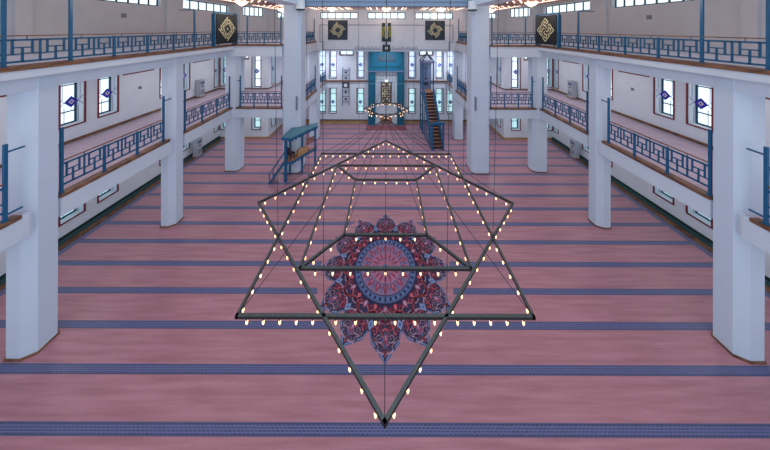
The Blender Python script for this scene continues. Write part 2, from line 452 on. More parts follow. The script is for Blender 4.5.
XW = 18.1
for s in (-1, 1):
    # long outer wall, one mesh from floor to ceiling; a = distance from Y=1
    Y0 = 1.0
    holes = []; spec = []
    pairs = [(7.0,8.13),(8.7,9.83),(12.6,13.74),(14.3,15.43),(18.2,19.33),(19.9,21.03)]
    for a, b in pairs:
        for (q0, q1, pn) in ((6.38, 9.35, 'pane_sky'), (1.02, 4.4, 'pane_cyan')):
            h = (a-Y0+.07, b-Y0-.07, q0, q1); holes.append(h); spec.append((h, 'tall', pn, None))
    for a, b in ((24.0,24.6),):
        for (q0, q1, pn) in ((5.75, 9.35, 'pane_cyan'), (1.02, 4.4, 'pane_cyan')):
            h = (a-Y0, b-Y0, q0, q1); holes.append(h); spec.append((h, 'tall', pn, None))
    for a, b in ((10.15,12.1),(15.75,17.7),(21.4,23.35)):
        h = (a-Y0, b-Y0, 8.78, 9.35); holes.append(h); spec.append((h, 'row', 'pane_sky', 3))
    for a, b, n in ((6.5,10.9,6),(13.4,18.3,7),(20.3,26.2,6)):
        h = (a-Y0, b-Y0, 13.7, 14.6); holes.append(h); spec.append((h, 'hall', 'pane_sky', n))
    w, F = wall('wall_'+sname(s), (s*XW, Y0), (s*XW, 26.6), (s, 0), 0, 14.9, holes,
                piers=((10.1,10.55,.22),(17.5,18.2,.22)) if False else ())
    for h, st, pn, n in spec:
        window(F, h, 'row' if st in ('row','hall') else st, pn, n, frame=(st != 'hall'))
    # wing end wall (ground + lower gallery)
    F0, L0 = frame_of((s*12.8, 24.76), (s*XW, 24.76), (0, 1))
    hs = [(.85, 1.75, 1.0, 4.4), (.85, 1.75, 5.5, 9.35), (4.45, 5.2, 1.0, 4.4), (4.45, 5.2, 5.75, 9.35), (2.2, 3.2, 8.65, 9.35)]
    w, F = wall('wall_%s_end' % sname(s), (s*12.8, 24.76), (s*XW, 24.76), (0, 1), 0, 10.0, hs)
    for i, h in enumerate(hs): window(F, h, 'row' if i == 4 else 'tall', ['pane_green','pane_sky','pane_cyan','pane_cyan','pane_sky'][i], 2)
    # inner side wall of the apse
    hs = [(.1, .85, 1.0, 4.4), (.1, .85, 5.7, 9.35)]
    w, F = wall('wall_%s_apse' % sname(s), (s*12.8, 25.4), (s*12.8, 28.8), (s, 0), 0, 10.0, hs)
    for i, h in enumerate(hs): window(F, h, 'tall', 'pane_cyan', 2)
    # upper storey: short wall, slanted wall, end wall
    wall('wall_%s_upper_corner' % sname(s), (s*17.1, 26.6), (s*XW, 26.6), (0, 1), 10.0, 14.9, [])
    d = Vector((-1.6, 2.9, 0)).normalized()
    hs = [(.15, 2.95, 13.45, 14.6)]
    w, F = wall('wall_%s_upper_slant' % sname(s), (s*17.1, 26.6), (s*15.5, 29.5), (s*2.9, 1.6), 10.0, 14.9, hs)
    window(F, hs[0], 'row', 'pane_sky', 5, frame=False)
    hs = [(3.0, 6.0, 13.3, 14.05)]
    w, F = wall('wall_%s_upper_end' % sname(s), (s*8.3, 29.5), (s*15.5, 29.5), (0, 1), 10.0, 14.9, hs)
    window(F, hs[0], 'row', 'pane_sky', 5, frame=False)

# back wall of the apse
hs = []; sp = []
for x in (-8.14, -6.75, -3.27, 3.27, 6.75, 8.14):
    a = x+12.8
    hs += [(a-.42, a+.42, 1.3, 4.4), (a-.42, a+.42, 5.72, 9.3)]; sp += [('tall','pane_green'), ('tall','pane_lav')]
for x in (-5.05, 5.05):
    a = x+12.8; hs.append((a-.82, a+.82, 8.62, 9.3)); sp.append(('row','pane_sky'))
w, F = wall('wall_back', (-12.8, 28.8), (12.8, 28.8), (0, 1), 0, 10.0, hs)
for h, (st, pn) in zip(hs, sp): window(F, h, st, pn, 2)
# high wall above the apse, carrying the calligraphy boards
hs = [(x+8.3-2.05, x+8.3+2.05, 13.02, 13.74) for x in (-5.15, 0, 5.15)]
w, F = wall('wall_back_upper', (-8.3, 24.56), (8.3, 24.56), (0, 1), 9.52, 14.3, hs)
for h in hs: window(F, h, 'row', 'pane_sky', 5, frame=False)

# mouldings on the high wall
mb = MB()
YF = 24.56
def mould(x0, x1, z0, z1):
    mb.box(x0, x1, YF-.035, YF+.0, z0, z1)
mould(-7.15, -6.35, 12.32, 12.42); mould(-4.1, -.6, 12.32, 12.42); mould(.6, 4.1, 12.32, 12.42); mould(6.35, 7.15, 12.32, 12.42)
for s in (-1, 1):
    mb.box(s*7.1, s*7.2, YF-.035, YF, 10.55, 12.42); mb.box(s*6.75, s*7.2, YF-.035, YF, 10.5, 10.58)
    mb.box(s*6.7, s*6.78, YF-.035, YF, 9.68, 10.58)
mould(-6.78, 6.78, 9.66, 9.74)
struct(mb.build('trim_1', M_['relief']))
mb = MB(); x = -3.4
random.seed(3)
while x < 3.4:                       # shallow relief inscription band
    if abs(x) > .62:
        hgt = random.choice((.12,.18,.26,.3)); mb.box(x, x+.05, YF-.03, YF, 9.8, 9.8+hgt)
        if random.random() < .6: mb.box(x+.05, x+.13, YF-.03, YF, 9.8, 9.85)
        if random.random() < .4: mb.box(x+.05, x+.13, YF-.03, YF, 9.8+hgt-.05, 9.8+hgt)
    x += random.choice((.12,.15,.19))
mb.box(-3.4, 3.4, YF-.02, YF, 9.79, 9.83)
tag(mb.build('relief_inscription', M_['relief']), 'shallow grey relief inscription running along the foot of the high wall', 'inscription')

for s in (-1, 1):
    for a, b in ((11.0, 11.55), (18.62, 19.4)):
        mb = MB(); mb.box(s*(XW-.2), s*(XW+.05), a, b, 10.6, 14.75)
        struct(mb.build('wall_%s_pilaster' % sname(s), M_['wall']))
# baseboards / ledges
mb = MB()
mb.box(-8.9, -2.3, 28.62, 28.8, 5.28, 5.46); mb.box(2.3, 8.9, 28.62, 28.8, 5.28, 5.46)
struct(mb.build('trim_2', M_['wood']))
mb = MB()
for a, b in ((-12.8,-2.3),(2.3,12.8)):
    mb.box(a, b, 28.72, 28.8, 0, .42, 0); mb.box(a, b, 28.68, 28.8, .42, .5, 1)
struct(mb.build('baseboard_back', [M_['gold'], M_['green']]))
for s in (-1, 1):
    mb = MB()
    mb.box(s*17.86, s*18.1, 1, 24.76, 0, .16, 0); mb.box(s*17.5, s*17.86, 1, 24.4, 0, .03, 1)
    mb.box(s*18.05, s*18.1, 1, 24.76, .16, .3, 2)
    mb.box(s*12.85, s*17.86, 24.7, 24.76, 0, .2, 3)
    mb.box(s*12.74, s*12.8, 24.7, 28.6, 0, .2, 3)
    struct(mb.build('baseboard_'+sname(s), [M_['dgreen'], M_['wood'], M_['green'], M_['gold']]))
    mb = MB()
    mb.box(s*18.02, s*18.1, 1, 24.76, 5.4, 5.56); mb.box(s*12.8, s*18.02, 24.68, 24.76, 5.4, 5.5)
    mb.box(s*12.72, s*12.8, 24.68, 28.7, 5.4, 5.5)
    struct(mb.build('baseboard_%s_gallery' % sname(s), M_['wood']))

# ------------------------------------------------------------------ ceilings and high beams
for s in (-1, 1):
    mb = MB(); mb.box(s*7.2, s*18.8, 1, 30.2, 14.75, 14.92)
    struct(mb.build('ceiling_'+sname(s), M_['ceil']))
    mb = MB(); mb.box(s*7.12, s*8.6, 1, 18.83, 13.9, 14.75)
    struct(mb.build('ceiling_beam', M_['beam']))
mb = MB(); mb.box(-7.12, 7.12, 20.2, 24.56, 14.08, 14.3)
struct(mb.build('ceiling_center', M_['ceil']))
mb = MB(); mb.box(-7.12, 7.12, 19.0, 20.2, 13.86, 15.2, 0); mb.box(-7.12, 7.12, 18.97, 19.0, 14.18, 14.25, 1)
struct(mb.build('ceiling_beam', [M_['cornice'], M_['lead']]))
mb = MB(); mb.box(-12.8, 12.8, 24.98, 28.8, 9.52, 9.7)
struct(mb.build('ceiling_apse', M_['wall']))

# ------------------------------------------------------------------ galleries
XE = 12.55; XI = 7.45; YT = 18.75; YL = 18.97
def slab(s, z0, z1, yend):
    mb = MB()
    if yend > 25:  # upper
        polys = [[(12.95,1),(18.1,1),(18.1,26.6),(17.1,26.6),(15.5,29.5),(12.95,29.5)], [(7.6,19.02),(12.95,19.02),(12.95,29.5),(7.6,29.5)]]
    else:
        polys = [[(13.0,1),(18.1,1),(18.1,24.76),(13.0,24.76)], [(7.6,19.2),(13.0,19.2),(13.0,28.8),(7.6,28.8)]]
    for p in polys: mb.prism([(s*x, y) for x, y in p], z0, z1, 0, 1)
    return mb
for s in (-1, 1):
    struct(slab(s, 4.95, 5.32, 24).build('gallery_floor', [M_['beam'], M_['carpet2']]))
    struct(slab(s, 10.1, 10.6, 29).build('gallery_floor', [M_['beam'], M_['carpet2']]))
    # lower edge beams, broken at the columns
    XL = 12.79
    mb = MB()
    for a, b in ((1,8.2),(9.0,13.6),(14.5,19.0)): mb.box(s*XL, s*13.15, a, b, 4.53, 5.28)
    mb.box(s*12.9, s*13.15, 8.2, 19.0, 4.55, 5.27)
    mb.box(s*8.6, s*13.15, YL, 19.28, 4.53, 5.28)
    mb.box(s*XI, s*7.75, 20.35, 24.56, 4.53, 5.28); mb.box(s*XI, s*7.75, 25.3, 28.8, 4.53, 5.28)
    struct(mb.build('gallery_beam', M_['beam']))
    mb = MB()
    for a, b in ((1,8.0),(8.98,13.5),(14.42,18.95)): mb.box(s*(XL-.03), s*13.1, a, b, 5.28, 5.41)
    mb.box(s*8.62, s*12.5, YL-.05, 19.25, 5.28, 5.41)
    mb.box(s*(XI-.05), s*7.7, 20.42, 24.5, 5.28, 5.41); mb.box(s*(XI-.05), s*7.7, 25.35, 28.7, 5.28, 5.41)
    struct(mb.build('trim_3', M_['wood']))
    # upper edge
    mb = MB()
    mb.box(s*(XE-.05), s*13.1, 1, YT, 10.24, 10.52)
    mb.box(s*12.83, s*13.1, 1, 18.98, 9.72, 10.24)
    mb.box(s*8.6, s*13.1, YT, 19.1, 9.66, 10.52)
    mb.box(s*XI, s*7.75, 20.35, 24.56, 9.66, 10.52)
    struct(mb.build('gallery_beam', M_['beam']))
    mb = MB()
    mb.box(s*(XE-.08), s*13.0, 1, YT-.08, 10.52, 10.67)
    mb.box(s*8.62, s*12.63, YT-.08, 19.08, 10.52, 10.67)
    mb.box(s*(XI-.06), s*7.7, 20.42, 24.3, 10.52, 10.67)
    struct(mb.build('trim_4', M_['wood']))

# ------------------------------------------------------------------ columns
def octo(x0, x1, y0, y1, cx, cy):
    co_ = min(cx, .14)
    return [(x0+cx,y0),(x1-co_,y0),(x1,y0+cy),(x1,y1-cy),(x1-co_,y1),(x0+cx,y1),(x0,y1-cy),(x0,y0+cy)]
def column(s, x0, x1, y0, y1, cx, cy, zt, label, notch=None):
    t = thing('column', label, 'column', (s*(x0+x1)/2, (y0+y1)/2, 0), 'white octagonal columns')
    P = [(s*x, y) for x, y in octo(x0, x1, y0, y1, cx, cy)]
    MB().prism(P, .0, zt).build('shaft', M_['column'], t)
    q = .035
    P2 = [(s*x, y) for x, y in octo(x0-q, x1+q, y0-q, y1+q, cx, cy)]
    MB().prism(P2, .0, .07).build('base_plinth', M_['wood'], t)
    return t
for s in (-1, 1):
    side = sname(s)
    column(s, 12.8, 13.8, 8.21, 9.10, .36, .19, 10.24, 'nearest thick white octagonal column at the %s edge of the hall' % side)
    column(s, 12.78, 13.66, 13.71, 14.55, .34, .18, 10.24, 'white octagonal column midway along the %s gallery' % side)
    column(s, 12.3, 13.6, 19.05, 20.0, .3, .22, 10.1, 'white octagonal column at the inner corner of the %s gallery' % side)
    column(s, 7.12, 8.62, 18.83, 20.35, .22, .22, 15.2, 'massive full-height white column %s of the hall centre' % side)
    column(s, 7.32, 8.3, 24.56, 25.3, .1, .1, 10.0, 'slimmer far white column beneath the %s end of the high wall' % side)

# ------------------------------------------------------------------ balustrades
def lattice(P0, P1, z0, z1, cells, t=.045):
    """greek key lattice in vertical plane between P0,P1"""
    mb = MB()
    P0 = Vector((*P0, 0)); P1 = Vector((*P1, 0)); u = (P1-P0); Ln = u.length; u.normalize()
    def V(a, b, c, w=t): # vertical at a from z b..c
        p = P0+u*a; mb.beam((p.x, p.y, b), (p.x, p.y, c), w, t, up=(u.x, u.y, 0))
    def H(a, b, z, w=t):
        p = P0+u*a; q = P0+u*b; mb.beam((p.x, p.y, z), (q.x, q.y, z), t, w)
    H(0, Ln, z1-.03, .07); H(0, Ln, z0+.03, .07)
    hh = z1-z0; c = Ln/cells
    for i in range(cells):
        a = i*c
        Z = lambda f: z1-hh*f
        V(a+.22*c, Z(0), Z(.64)); V(a+.77*c, Z(0), Z(.62)); H(a+.22*c, a+.77*c, Z(.36))
        V(a+.49*c, Z(.36), Z(1)); H(a, a+.49*c, Z(.64)); H(a+.49*c, a+c, Z(.62))
        if i < cells-1: V(a+c, Z(0), Z(1))
    return mb
def balustrade(pts_posts, zs, label, tall=(), handrail=True, arms=(), skip=()):
    """pts_posts: post positions along a line (list of xy)"""
    zb, z0, z1 = zs
    mid = pts_posts[len(pts_posts)//2]
    t = thing('balustrade', label, 'railing', (pts_posts[0][0], pts_posts[0][1], zb), 'blue lattice balustrades')
    for i, p in enumerate(pts_posts):
        top = tall[i] if i < len(tall) and tall[i] else z1+.03
        w = .08 if top > z1+.1 else .075
        po = MB().box(p[0]-w/2, p[0]+w/2, p[1]-w/2, p[1]+w/2, zb, top).build('post', M_['blue'], t)
        MB().box(p[0]-w*.8, p[0]+w*.8, p[1]-w*.8, p[1]+w*.8, zb, zb+.03).build('foot_plate', M_['blue'], po)
    for i in range(len(pts_posts)-1):
        a, b = Vector(pts_posts[i]), Vector(pts_posts[i+1])
        if (b-a).length > .4 and i not in skip:
            lattice(a, b, z0, z1, 2 if (b-a).length > 1.0 else 1).build('lattice_panel', M_['blue'], t)
    if handrail:
        a, b = pts_posts[0], pts_posts[-1]
        mb = MB(); mb.beam((a[0],a[1],z1+.115), (b[0],b[1],z1+.115), .06, .04)
        hr = mb.build('handrail', M_['wood'], t)
        n = max(2, int((Vector(b)-Vector(a)).length/1.5))
        for k in range(n+1):
            q = Vector(a).lerp(Vector(b), (k+.5)/(n+1)); MB().box(q.x-.012, q.x+.012, q.y-.012, q.y+.012, z1, z1+.1).build('handrail_bracket', M_['lead'], hr)
    for (p, q, z) in arms:
        mb = MB(); mb.beam((p[0],p[1],z), (q[0],q[1],z), .05, .05); mb.build('arm', M_['blue'], t)
    return t
ZLw = (5.41, 5.70, 6.58); ZUp = (10.67, 10.78, 11.59)
def lin_pts(a, b, n): return [(a[0]+(b[0]-a[0])*i/n, a[1]+(b[1]-a[1])*i/n) for i in range(n+1)]
for s in (-1, 1):
    side = sname(s)
    xr = s*(XE+.12)
    xl = s*12.89
    pp = [(xl, 3.4+1.44*i) for i in range(4)]
    balustrade(pp, ZLw, 'blue lattice balustrade on the lower %s gallery, cut off by the picture edge' % side, tall=(0,0,0,8.03),
               arms=(((xl,7.72),(xl+s*.02,8.15),7.75), ((xl,7.72),(xl+s*.02,8.1),5.62)))
    balustrade(lin_pts((xl, 9.06), (xl, 13.2), 3), ZLw, 'blue lattice balustrade on the lower %s gallery between the two nearest columns' % side, tall=(8.03,0,0,8.03),
               arms=(((xl,13.2),(xl+s*.05,13.7),7.75),))
    balustrade(lin_pts((xl, 14.6), (xl, 18.75), 3), ZLw, 'blue lattice balustrade on the lower %s gallery between second and third columns' % side, tall=(8.03,0,0,8.03))
    balustrade(lin_pts((s*12.2, YL+.1), (s*8.75, YL+.1), 3), ZLw, 'blue balustrade of the lower %s gallery facing the viewer beside the massive column' % side, tall=(8.03,0,0,8.03),
               arms=(((s*12.2,YL+.1),(s*12.45,YL+.12),7.6),))
    xi = s*(XI+.12)
    balustrade(lin_pts((xi, 20.6), (xi, 24.3), 3), ZLw, 'blue balustrade of the lower %s gallery behind the massive column' % side, tall=(0,0,0,8.03))
    balustrade(lin_pts((xi, 25.5), (xi, 28.4), 2), ZLw, 'farthest blue balustrade of the lower %s gallery by the apse windows' % side, tall=(8.03,0,0))
    ys = [1.6,3.08,4.56,6.05,7.55,9.15,10.62,12.1,13.58,15.05,16.6]
    tl = [0,0,0,0,13.2,13.2,0,0,0,13.2,13.05]
    balustrade([(xr, y) for y in ys]+[(xr, 18.78)], ZUp, 'long blue lattice balustrade along the upper %s gallery with tall posts' % side, tall=tl+[13.05],
               arms=(((xr,15.05),(xr+s*1.0,15.05),13.17),((xr,7.55),(xr+s*1.0,7.55),13.17)), skip=())
    balustrade([(s*12.5,YT+.1),(s*11.5,YT+.1),(s*10.1,YT+.1),(s*8.72,YT+.1)], ZUp, 'upper blue balustrade facing the viewer between the %s board and massive column' % side, tall=(0,13.0,0,13.0))
    balustrade(lin_pts((xi, 20.6), (xi, 23.9), 3), ZUp, 'upper blue balustrade behind the massive column on the %s' % side, tall=(0,0,0,13.0))

# ------------------------------------------------------------------ calligraphy boards
def kufic_board(name, label, origin, u, n, size, board, style, frame=False):
    """square board in plane (u, z), facing -n ; origin centre"""
    o = Vector(origin); u = Vector((*u,0)).normalized(); n = Vector((*n,0)).normalized(); h = size/2
    t = thing(name, label, 'wall board', tuple(o-Vector((0,0,h))))
    def box(mb, a0, a1, b0, b1, d0, d1, rot=False, mi=0):
        P = []
        for d in (d0, d1):
            for (a, b) in ((a0,b0),(a1,b0),(a1,b1),(a0,b1)):
                if rot: a, b = (a-b)*.7071, (a+b)*.7071
                P.append(tuple(o+u*a+Vector((0,0,b))-n*d))
        k = len(mb.v); mb.v += P
        for q in ((3,2,1,0),(4,5,6,7),(0,1,5,4),(1,2,6,5),(2,3,7,6),(3,0,4,7)): mb.f.append([k+i for i in q]); mb.m.append(mi)
    mb = MB(); box(mb, -h, h, -h, h, 0, .07); bd = mb.build('board', M_[board], t)
    g = h*.98/.7071*.5   # half side of the rotated square
    g = h*.60
    mb = MB(); c = 2*g/11; w = c*.58
    # quarter motif of square kufic, repeated four times around the centre
    if style == 0:
        c = 2*g/11; w = c*.44
        segs = [((0,0),(8.6,0)),((1.4,0),(1.4,1.5)),((1.4,1.5),(2.8,1.5)),((4.2,0),(4.2,2.6)),((2.8,2.7),(4.2,2.7)),((5.7,1.3),(7.2,1.3)),((5.7,1.3),(5.7,2.7)),((7.2,1.3),(7.2,2.7)),((8.6,0),(8.6,1.3))]
    else:
        c = 2*g/11; w = c*.46
        segs = [((0,0),(3.6,0)),((0,0),(0,1.4)),((1.6,1.5),(1.6,4.2)),((1.6,1.5),(3.6,1.5)),((3.6,0),(3.6,1.5)),((3.1,3.1),(4.9,3.1)),((5.1,0),(8.3,0)),((5.1,0),(5.1,1.6)),((6.6,1.5),(6.6,3.1)),((8.3,0),(8.3,1.5)),((4.9,3.1),(4.9,4.3))]
    if style == 2:
        c = 2*g/10; w = c*.52
        segs = [((0,0),(5.6,0)),((0,0),(0,2.6)),((0,2.6),(3.2,2.6)),((5.6,0),(5.6,2.6)),((1.3,1.3),(3.2,1.3)),((4.3,1.3),(4.3,2.6)),((7,0),(7,1.2)),((7,0),(9,0))]
    for r in range(4):
        for (a, b) in segs:
            (x0, y0), (x1, y1) = a, b
            pts = []
            A0, A1 = min(x0,x1)*c, max(x0,x1)*c+w; B0, B1 = min(y0,y1)*c, max(y0,y1)*c+w
            q = [(A0-g,B0-g),(A1-g,B1-g)]
            for _ in range(r): q = [(-y,x) for x,y in q]
            xa, xb = sorted((q[0][0], q[1][0])); ya, yb = sorted((q[0][1], q[1][1]))
            box(mb, xa, xb, ya, yb, .071, .09, True)
    if style == 0: box(mb, -.06, .06, -.06, .06, .071, .09, True)
    mb.build('calligraphy', M_['goldleaf'], bd)
    if frame:
        for a in (-.8, .8):
            mb = MB(); box(mb, a*h-.04, a*h+.04, h-.02, h+.1, .0, .05); mb.build('bracket', M_['dteal'], bd); mb = MB(); box(mb, a*h-.04, a*h+.04, -h-.1, -h+.02, .0, .05); mb.build('bracket', M_['dteal'], bd)
        for a in (-1, 1):
            mb = MB(); box(mb, a*(h+.11)-.06, a*(h+.11)+.06, -h-.2, h+.08, -.12, .02); mb.build('frame_post', M_['blue'], t)
        mb = MB(); box(mb, -h-.1, h+.1, h+.06, h+.14, -.1, .0); mb.build('top_bar', M_['blue'], t)
    return t
for s in (-1, 1):
    kufic_board('calligraphy_board', 'black square board with %s hung on the upper %s gallery railing' % ('hollow gold calligraphy diamond' if s < 0 else 'dense gold calligraphy diamond', sname(s)),
                (s*12.42, 17.72, 11.93), (0, 1), (s, 0), 2.22, 'black', 0 if s < 0 else 1, True)
    kufic_board('calligraphy_board', 'dark slate board with gold diamond calligraphy on the %s of the high wall' % sname(s),
                (s*5.23, 24.56, 11.82), (1, 0), (0, 1), 2.1, 'slate', 2)
# central tablet
t = thing('calligraphy_tablet', 'tall green and gold calligraphy tablet ending in a square knot on the high wall', 'wall ornament', (0, 24.5, 9.55))
for s in (-1, 1):
    mb = MB(); mb.box(s*.12, s*.5, 24.46, 24.56, 10.9, 12.6, 0); mb.box(s*.12, s*.52, 24.44, 24.46, 11.1, 12.2, 1)
    mb.box(s*.2, s*.3, 24.42, 24.44, 11.3, 11.7, 0); mb.box(s*.32, s*.42, 24.42, 24.44, 11.75, 12.1, 0); mb.box(s*.2, s*.42, 24.42, 24.44, 11.2, 11.26, 0)
    mb.build('plate', [M_['green'], M_['olive']], t)
MB().box(-.5, .5, 24.45, 24.56, 10.6, 10.9).build('cross_bar', M_['green'], t)
MB().box(-.08, .08, 24.46, 24.56, 10.25, 10.6).build('stem', M_['green'], t)
mb = MB(); mb.box(-.42, .42, 24.45, 24.56, 9.53, 10.25, 0); mb.box(-.14, .14, 24.43, 24.45, 9.76, 10.02, 1); mb.build('square_knot', [M_['green'], M_['white']], t)

# ------------------------------------------------------------------ star chandeliers
def bulb_mesh(k=1.0):
    mb = MB()
    mb.lathe((0,0,0), [(.0,-.02*k),(.028*k,-.02*k),(.028*k,-.085*k)], 8, [0,0])
    mb.lathe((0,0,0), [(.026*k,-.085*k),(.042*k,-.125*k),(.04*k,-.17*k),(.02*k,-.225*k),(.0,-.255*k)], 8, [1,1,1,1])
    me = bpy.data.meshes.new('bulb'); me.from_pydata(mb.v, [], mb.f); me.materials.append(M_['barside']); me.materials.append(M_['bulb'])
    for i, p in enumerate(me.polygons): p.material_index = mb.m[i]; p.use_smooth = True
    return me
def place_bulbs(root, pos, me, limit=100):
    o0 = Vector(root['_o'])
    pos = sorted(pos, key=lambda p: p[1])
    for p in pos[:limit]:
        o = bpy.data.objects.new('bulb', me); C.objects.link(o); o.parent = root; o.location = Vector(p)-o0
    if len(pos) > limit:
        v = []; f = []; mi = []
        for p in pos[limit:]:
            k = len(v); q = Vector(p)-o0
            v += [tuple(x.co+q) for x in me.vertices]
            for pl in me.polygons: f.append([k+i for i in pl.vertices]); mi.append(pl.material_index)
        m2 = bpy.data.meshes.new('bulb_rest'); m2.from_pydata(v, [], f)
        for m in me.materials: m2.materials.append(m)
        for i, p in enumerate(m2.polygons): p.material_index = mi[i]
        o = bpy.data.objects.new('bulb', m2); C.objects.link(o); o.parent = root; o['kind'] = 'stuff'
SY, SZ, HS = 11.42, 3.25, 4.5
t = thing('star_chandelier', 'huge eight-pointed star chandelier of dark metal bars hung over the carpet medallion', 'chandelier', (0, SY, SZ))
def star_bar(a, b, w=.08, name='bar', root=t, zc=SZ):
    mb = MB(); a = Vector((a[0], a[1], zc)); b = Vector((b[0], b[1], zc))
    d = (b-a).normalized(); a = a-d*w*.5; b = b+d*w*.5
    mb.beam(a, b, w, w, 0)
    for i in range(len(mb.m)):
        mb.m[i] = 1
    mb.beam(a+Vector((0,0,w/2+.008)), b+Vector((0,0,w/2+.008)), w, .016, 0)  # lighter strip: light on the bar top put into the colour
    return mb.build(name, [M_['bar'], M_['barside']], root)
bulbs = []
def rot(p, r): 
    x, y = p
    for _ in range(r): x, y = -y, x
    return x, y
HD = HS*math.sqrt(2); OC = HS*(math.sqrt(2)-1)
H2, H3 = 3.12, 1.76
for r in range(4):
    a, b = rot((-HS,-HS), r), rot((HS,-HS), r); star_bar((a[0],SY+a[1]), (b[0],SY+b[1]))
    a, b = rot((0,-HD), r), rot((HD,0), r); star_bar((a[0],SY+a[1]), (b[0],SY+b[1]))
    a, b = rot((-H2,-H2), r), rot((H2,-H2), r); star_bar((a[0],SY+a[1]), (b[0],SY+b[1]), .08)
    a, b = rot((-H3,-H3), r), rot((H3,-H3), r); star_bar((a[0],SY+a[1]), (b[0],SY+b[1]), .08)
    a, b = rot((H2,H2), r), rot((H3,H3), r); star_bar((a[0],SY+a[1]), (b[0],SY+b[1]), .08)
    # bulbs along square side: 5 outer, 6 middle, 5 outer
    seg = [-HS+.3+.5*i for i in range(5)]+[-1.5+.6*i for i in range(6)]+[HS-.3-.5*i for i in range(5)]
    for q in seg:
        p = rot((q,-HS), r); bulbs.append((p[0], SY+p[1]))
        c = .70710678
        x, y = q*c+HS*c, q*c-HS*c
        p = rot((x,y), r); bulbs.append((p[0], SY+p[1]))
    for i in range(-4, 5):
        if r % 2 == 0 or abs(i) < 5: p = rot((i*.64,-H2), r); bulbs.append((p[0], SY+p[1]))
    for i in range(-2, 3): p = rot((i*.62,-H3), r); bulbs.append((p[0], SY+p[1]))
    for q in (.33, .72):
        p = rot((H3+(H2-H3)*q,)*2, r); bulbs.append((p[0], SY+p[1]))
bm_ = bulb_mesh(.88)
place_bulbs(t, [(x, y, SZ-.04) for x, y in bulbs], bm_)
def cable(root, a, b, r=.014, name='cable'):
    MB().tube(a, b, r, 5).build(name, M_['cable'], root)
TOP = 19.0
for x, y in [(OC,HS),(-OC,HS),(OC,-HS),(-OC,-HS),(HS,OC),(-HS,OC),(HS,-OC),(-HS,-OC)]:
    cable(t, (x, SY+y, SZ), (x*1.07, SY+y, TOP), .010)
AP = (0, SY, 7.48)
cable(t, AP, (0, SY, TOP), .02)
for p in ((HS,HS),(-HS,HS),(HS,-HS),(-HS,-HS),(0,HD),(0,-HD),(HD,0),(-HD,0),(H3,H3),(-H3,H3),(H3,-H3),(-H3,-H3),(OC,HS),(-OC,HS),(HS,OC),(-HS,OC)):
    cable(t, AP, (p[0], SY+p[1], SZ), .011)
MB().lathe((0,SY,7.4), [(0,0),(.08,0),(.1,.06),(.06,.16),(.0,.2)], 10).build('hub', M_['barside'], t)

# smaller one in front of the prayer niche
FY, FZ, FS = 21.8, 4.36, 1.5
t2 = thing('star_chandelier', 'smaller ring-shaped bulb chandelier hanging before the teal prayer niche', 'chandelier', (0, FY, FZ))
bl = []
for r in range(4):
    a, b = rot((-FS,-FS), r), rot((FS,-FS), r); star_bar((a[0],FY+a[1]), (b[0],FY+b[1]), .06, root=t2, zc=FZ)
    k = FS*math.sqrt(2); a, b = rot((0,-k), r), rot((k,0), r); star_bar((a[0],FY+a[1]), (b[0],FY+b[1]), .06, root=t2, zc=FZ)
    for q in [-1.3,-.85,-.3,.3,.85,1.3]:
        p = rot((q,-FS), r); bl.append((p[0], FY+p[1]))
        c = .7071; x, y = q*c+FS*c, q*c-FS*c; p = rot((x,y), r); bl.append((p[0], FY+p[1]))
place_bulbs(t2, [(x, y, FZ-.03) for x, y in bl], bulb_mesh(.8))
for p in ((FS,FS),(-FS,FS),(FS,-FS),(-FS,-FS)): cable(t2, (0,FY,6.7), (p[0],FY+p[1],FZ), .01)
cable(t2, (0,FY,3.6), (0,FY,14.08), .022, 'rod')
MB().lathe((0,FY,7.0), [(0,-.16),(.1,-.1),(.12,0),(.08,.1),(0,.14)], 10).build('lamp_globe', M_['bowl'], t2)
MB().lathe((0,FY,3.35), [(0,0),(.18,.05),(.26,.18),(.12,.34),(0,.4)], 10).build('hub', M_['barside'], t2)

# ------------------------------------------------------------------ pendant bowls and ceiling light boards
def pendant(x, y, zc, label):
    t = thing('pendant_lamp', label, 'lamp', (x, y, zc), 'glowing bowl lamps')
    z0 = 13.72
    bw = MB().lathe((x,y,z0), [(0,.0),(.14,.03),(.3,.12),(.42,.22),(.48,.3),(.44,.31),(.3,.2),(0,.1)], 18).build('bowl', M_['bowl'], t, smooth=True)
    MB().lathe((x,y,z0-.06), [(0,0),(.05,.02),(.03,.07)], 8).build('finial', M_['gold'], bw)
    MB().tube((x,y,z0+.2), (x,y,zc), .02, 6).build('rod', M_['gold'], t)
    return t
def board_panel(x, y, w, d, zc, label):
    t = thing('ceiling_light_board', label, 'ceiling light', (x, y, zc-.06), 'red-brown ceiling light boards')
    MB().box(x-w/2, x+w/2, y-d/2, y+d/2, zc-.06, zc).build('board', M_['redwood'], t)
    for sx in (-1, 1):
        MB().box(x+sx*w/2-.06, x+sx*w/2+.06, y-d/2, y+d/2, zc-.12, zc-.061).build('light_strip', M_['strip'], t)
    n = 6; m = 5
    for i in range(n):
        for j in range(m):
            px = x-w/2+w*(i+.5)/n; py = y-d/2+d*(j+.5)/m
            if math.hypot(px-x, py-y) < .35: continue
            o = bpy.data.objects.new('bulb', cb); C.objects.link(o); o.parent = t; o.location = (px-x, py-y, -.001)
    return t
mbx = MB(); mbx.lathe((0,0,0), [(.0,0),(.06,0),(.07,-.04),(.05,-.08),(0,-.1)], 8, [0]*4)
cb = bpy.data.meshes.new('ceiling_bulb'); cb.from_pydata(mbx.v, [], mbx.f); cb.materials.append(M_['cbulb'])
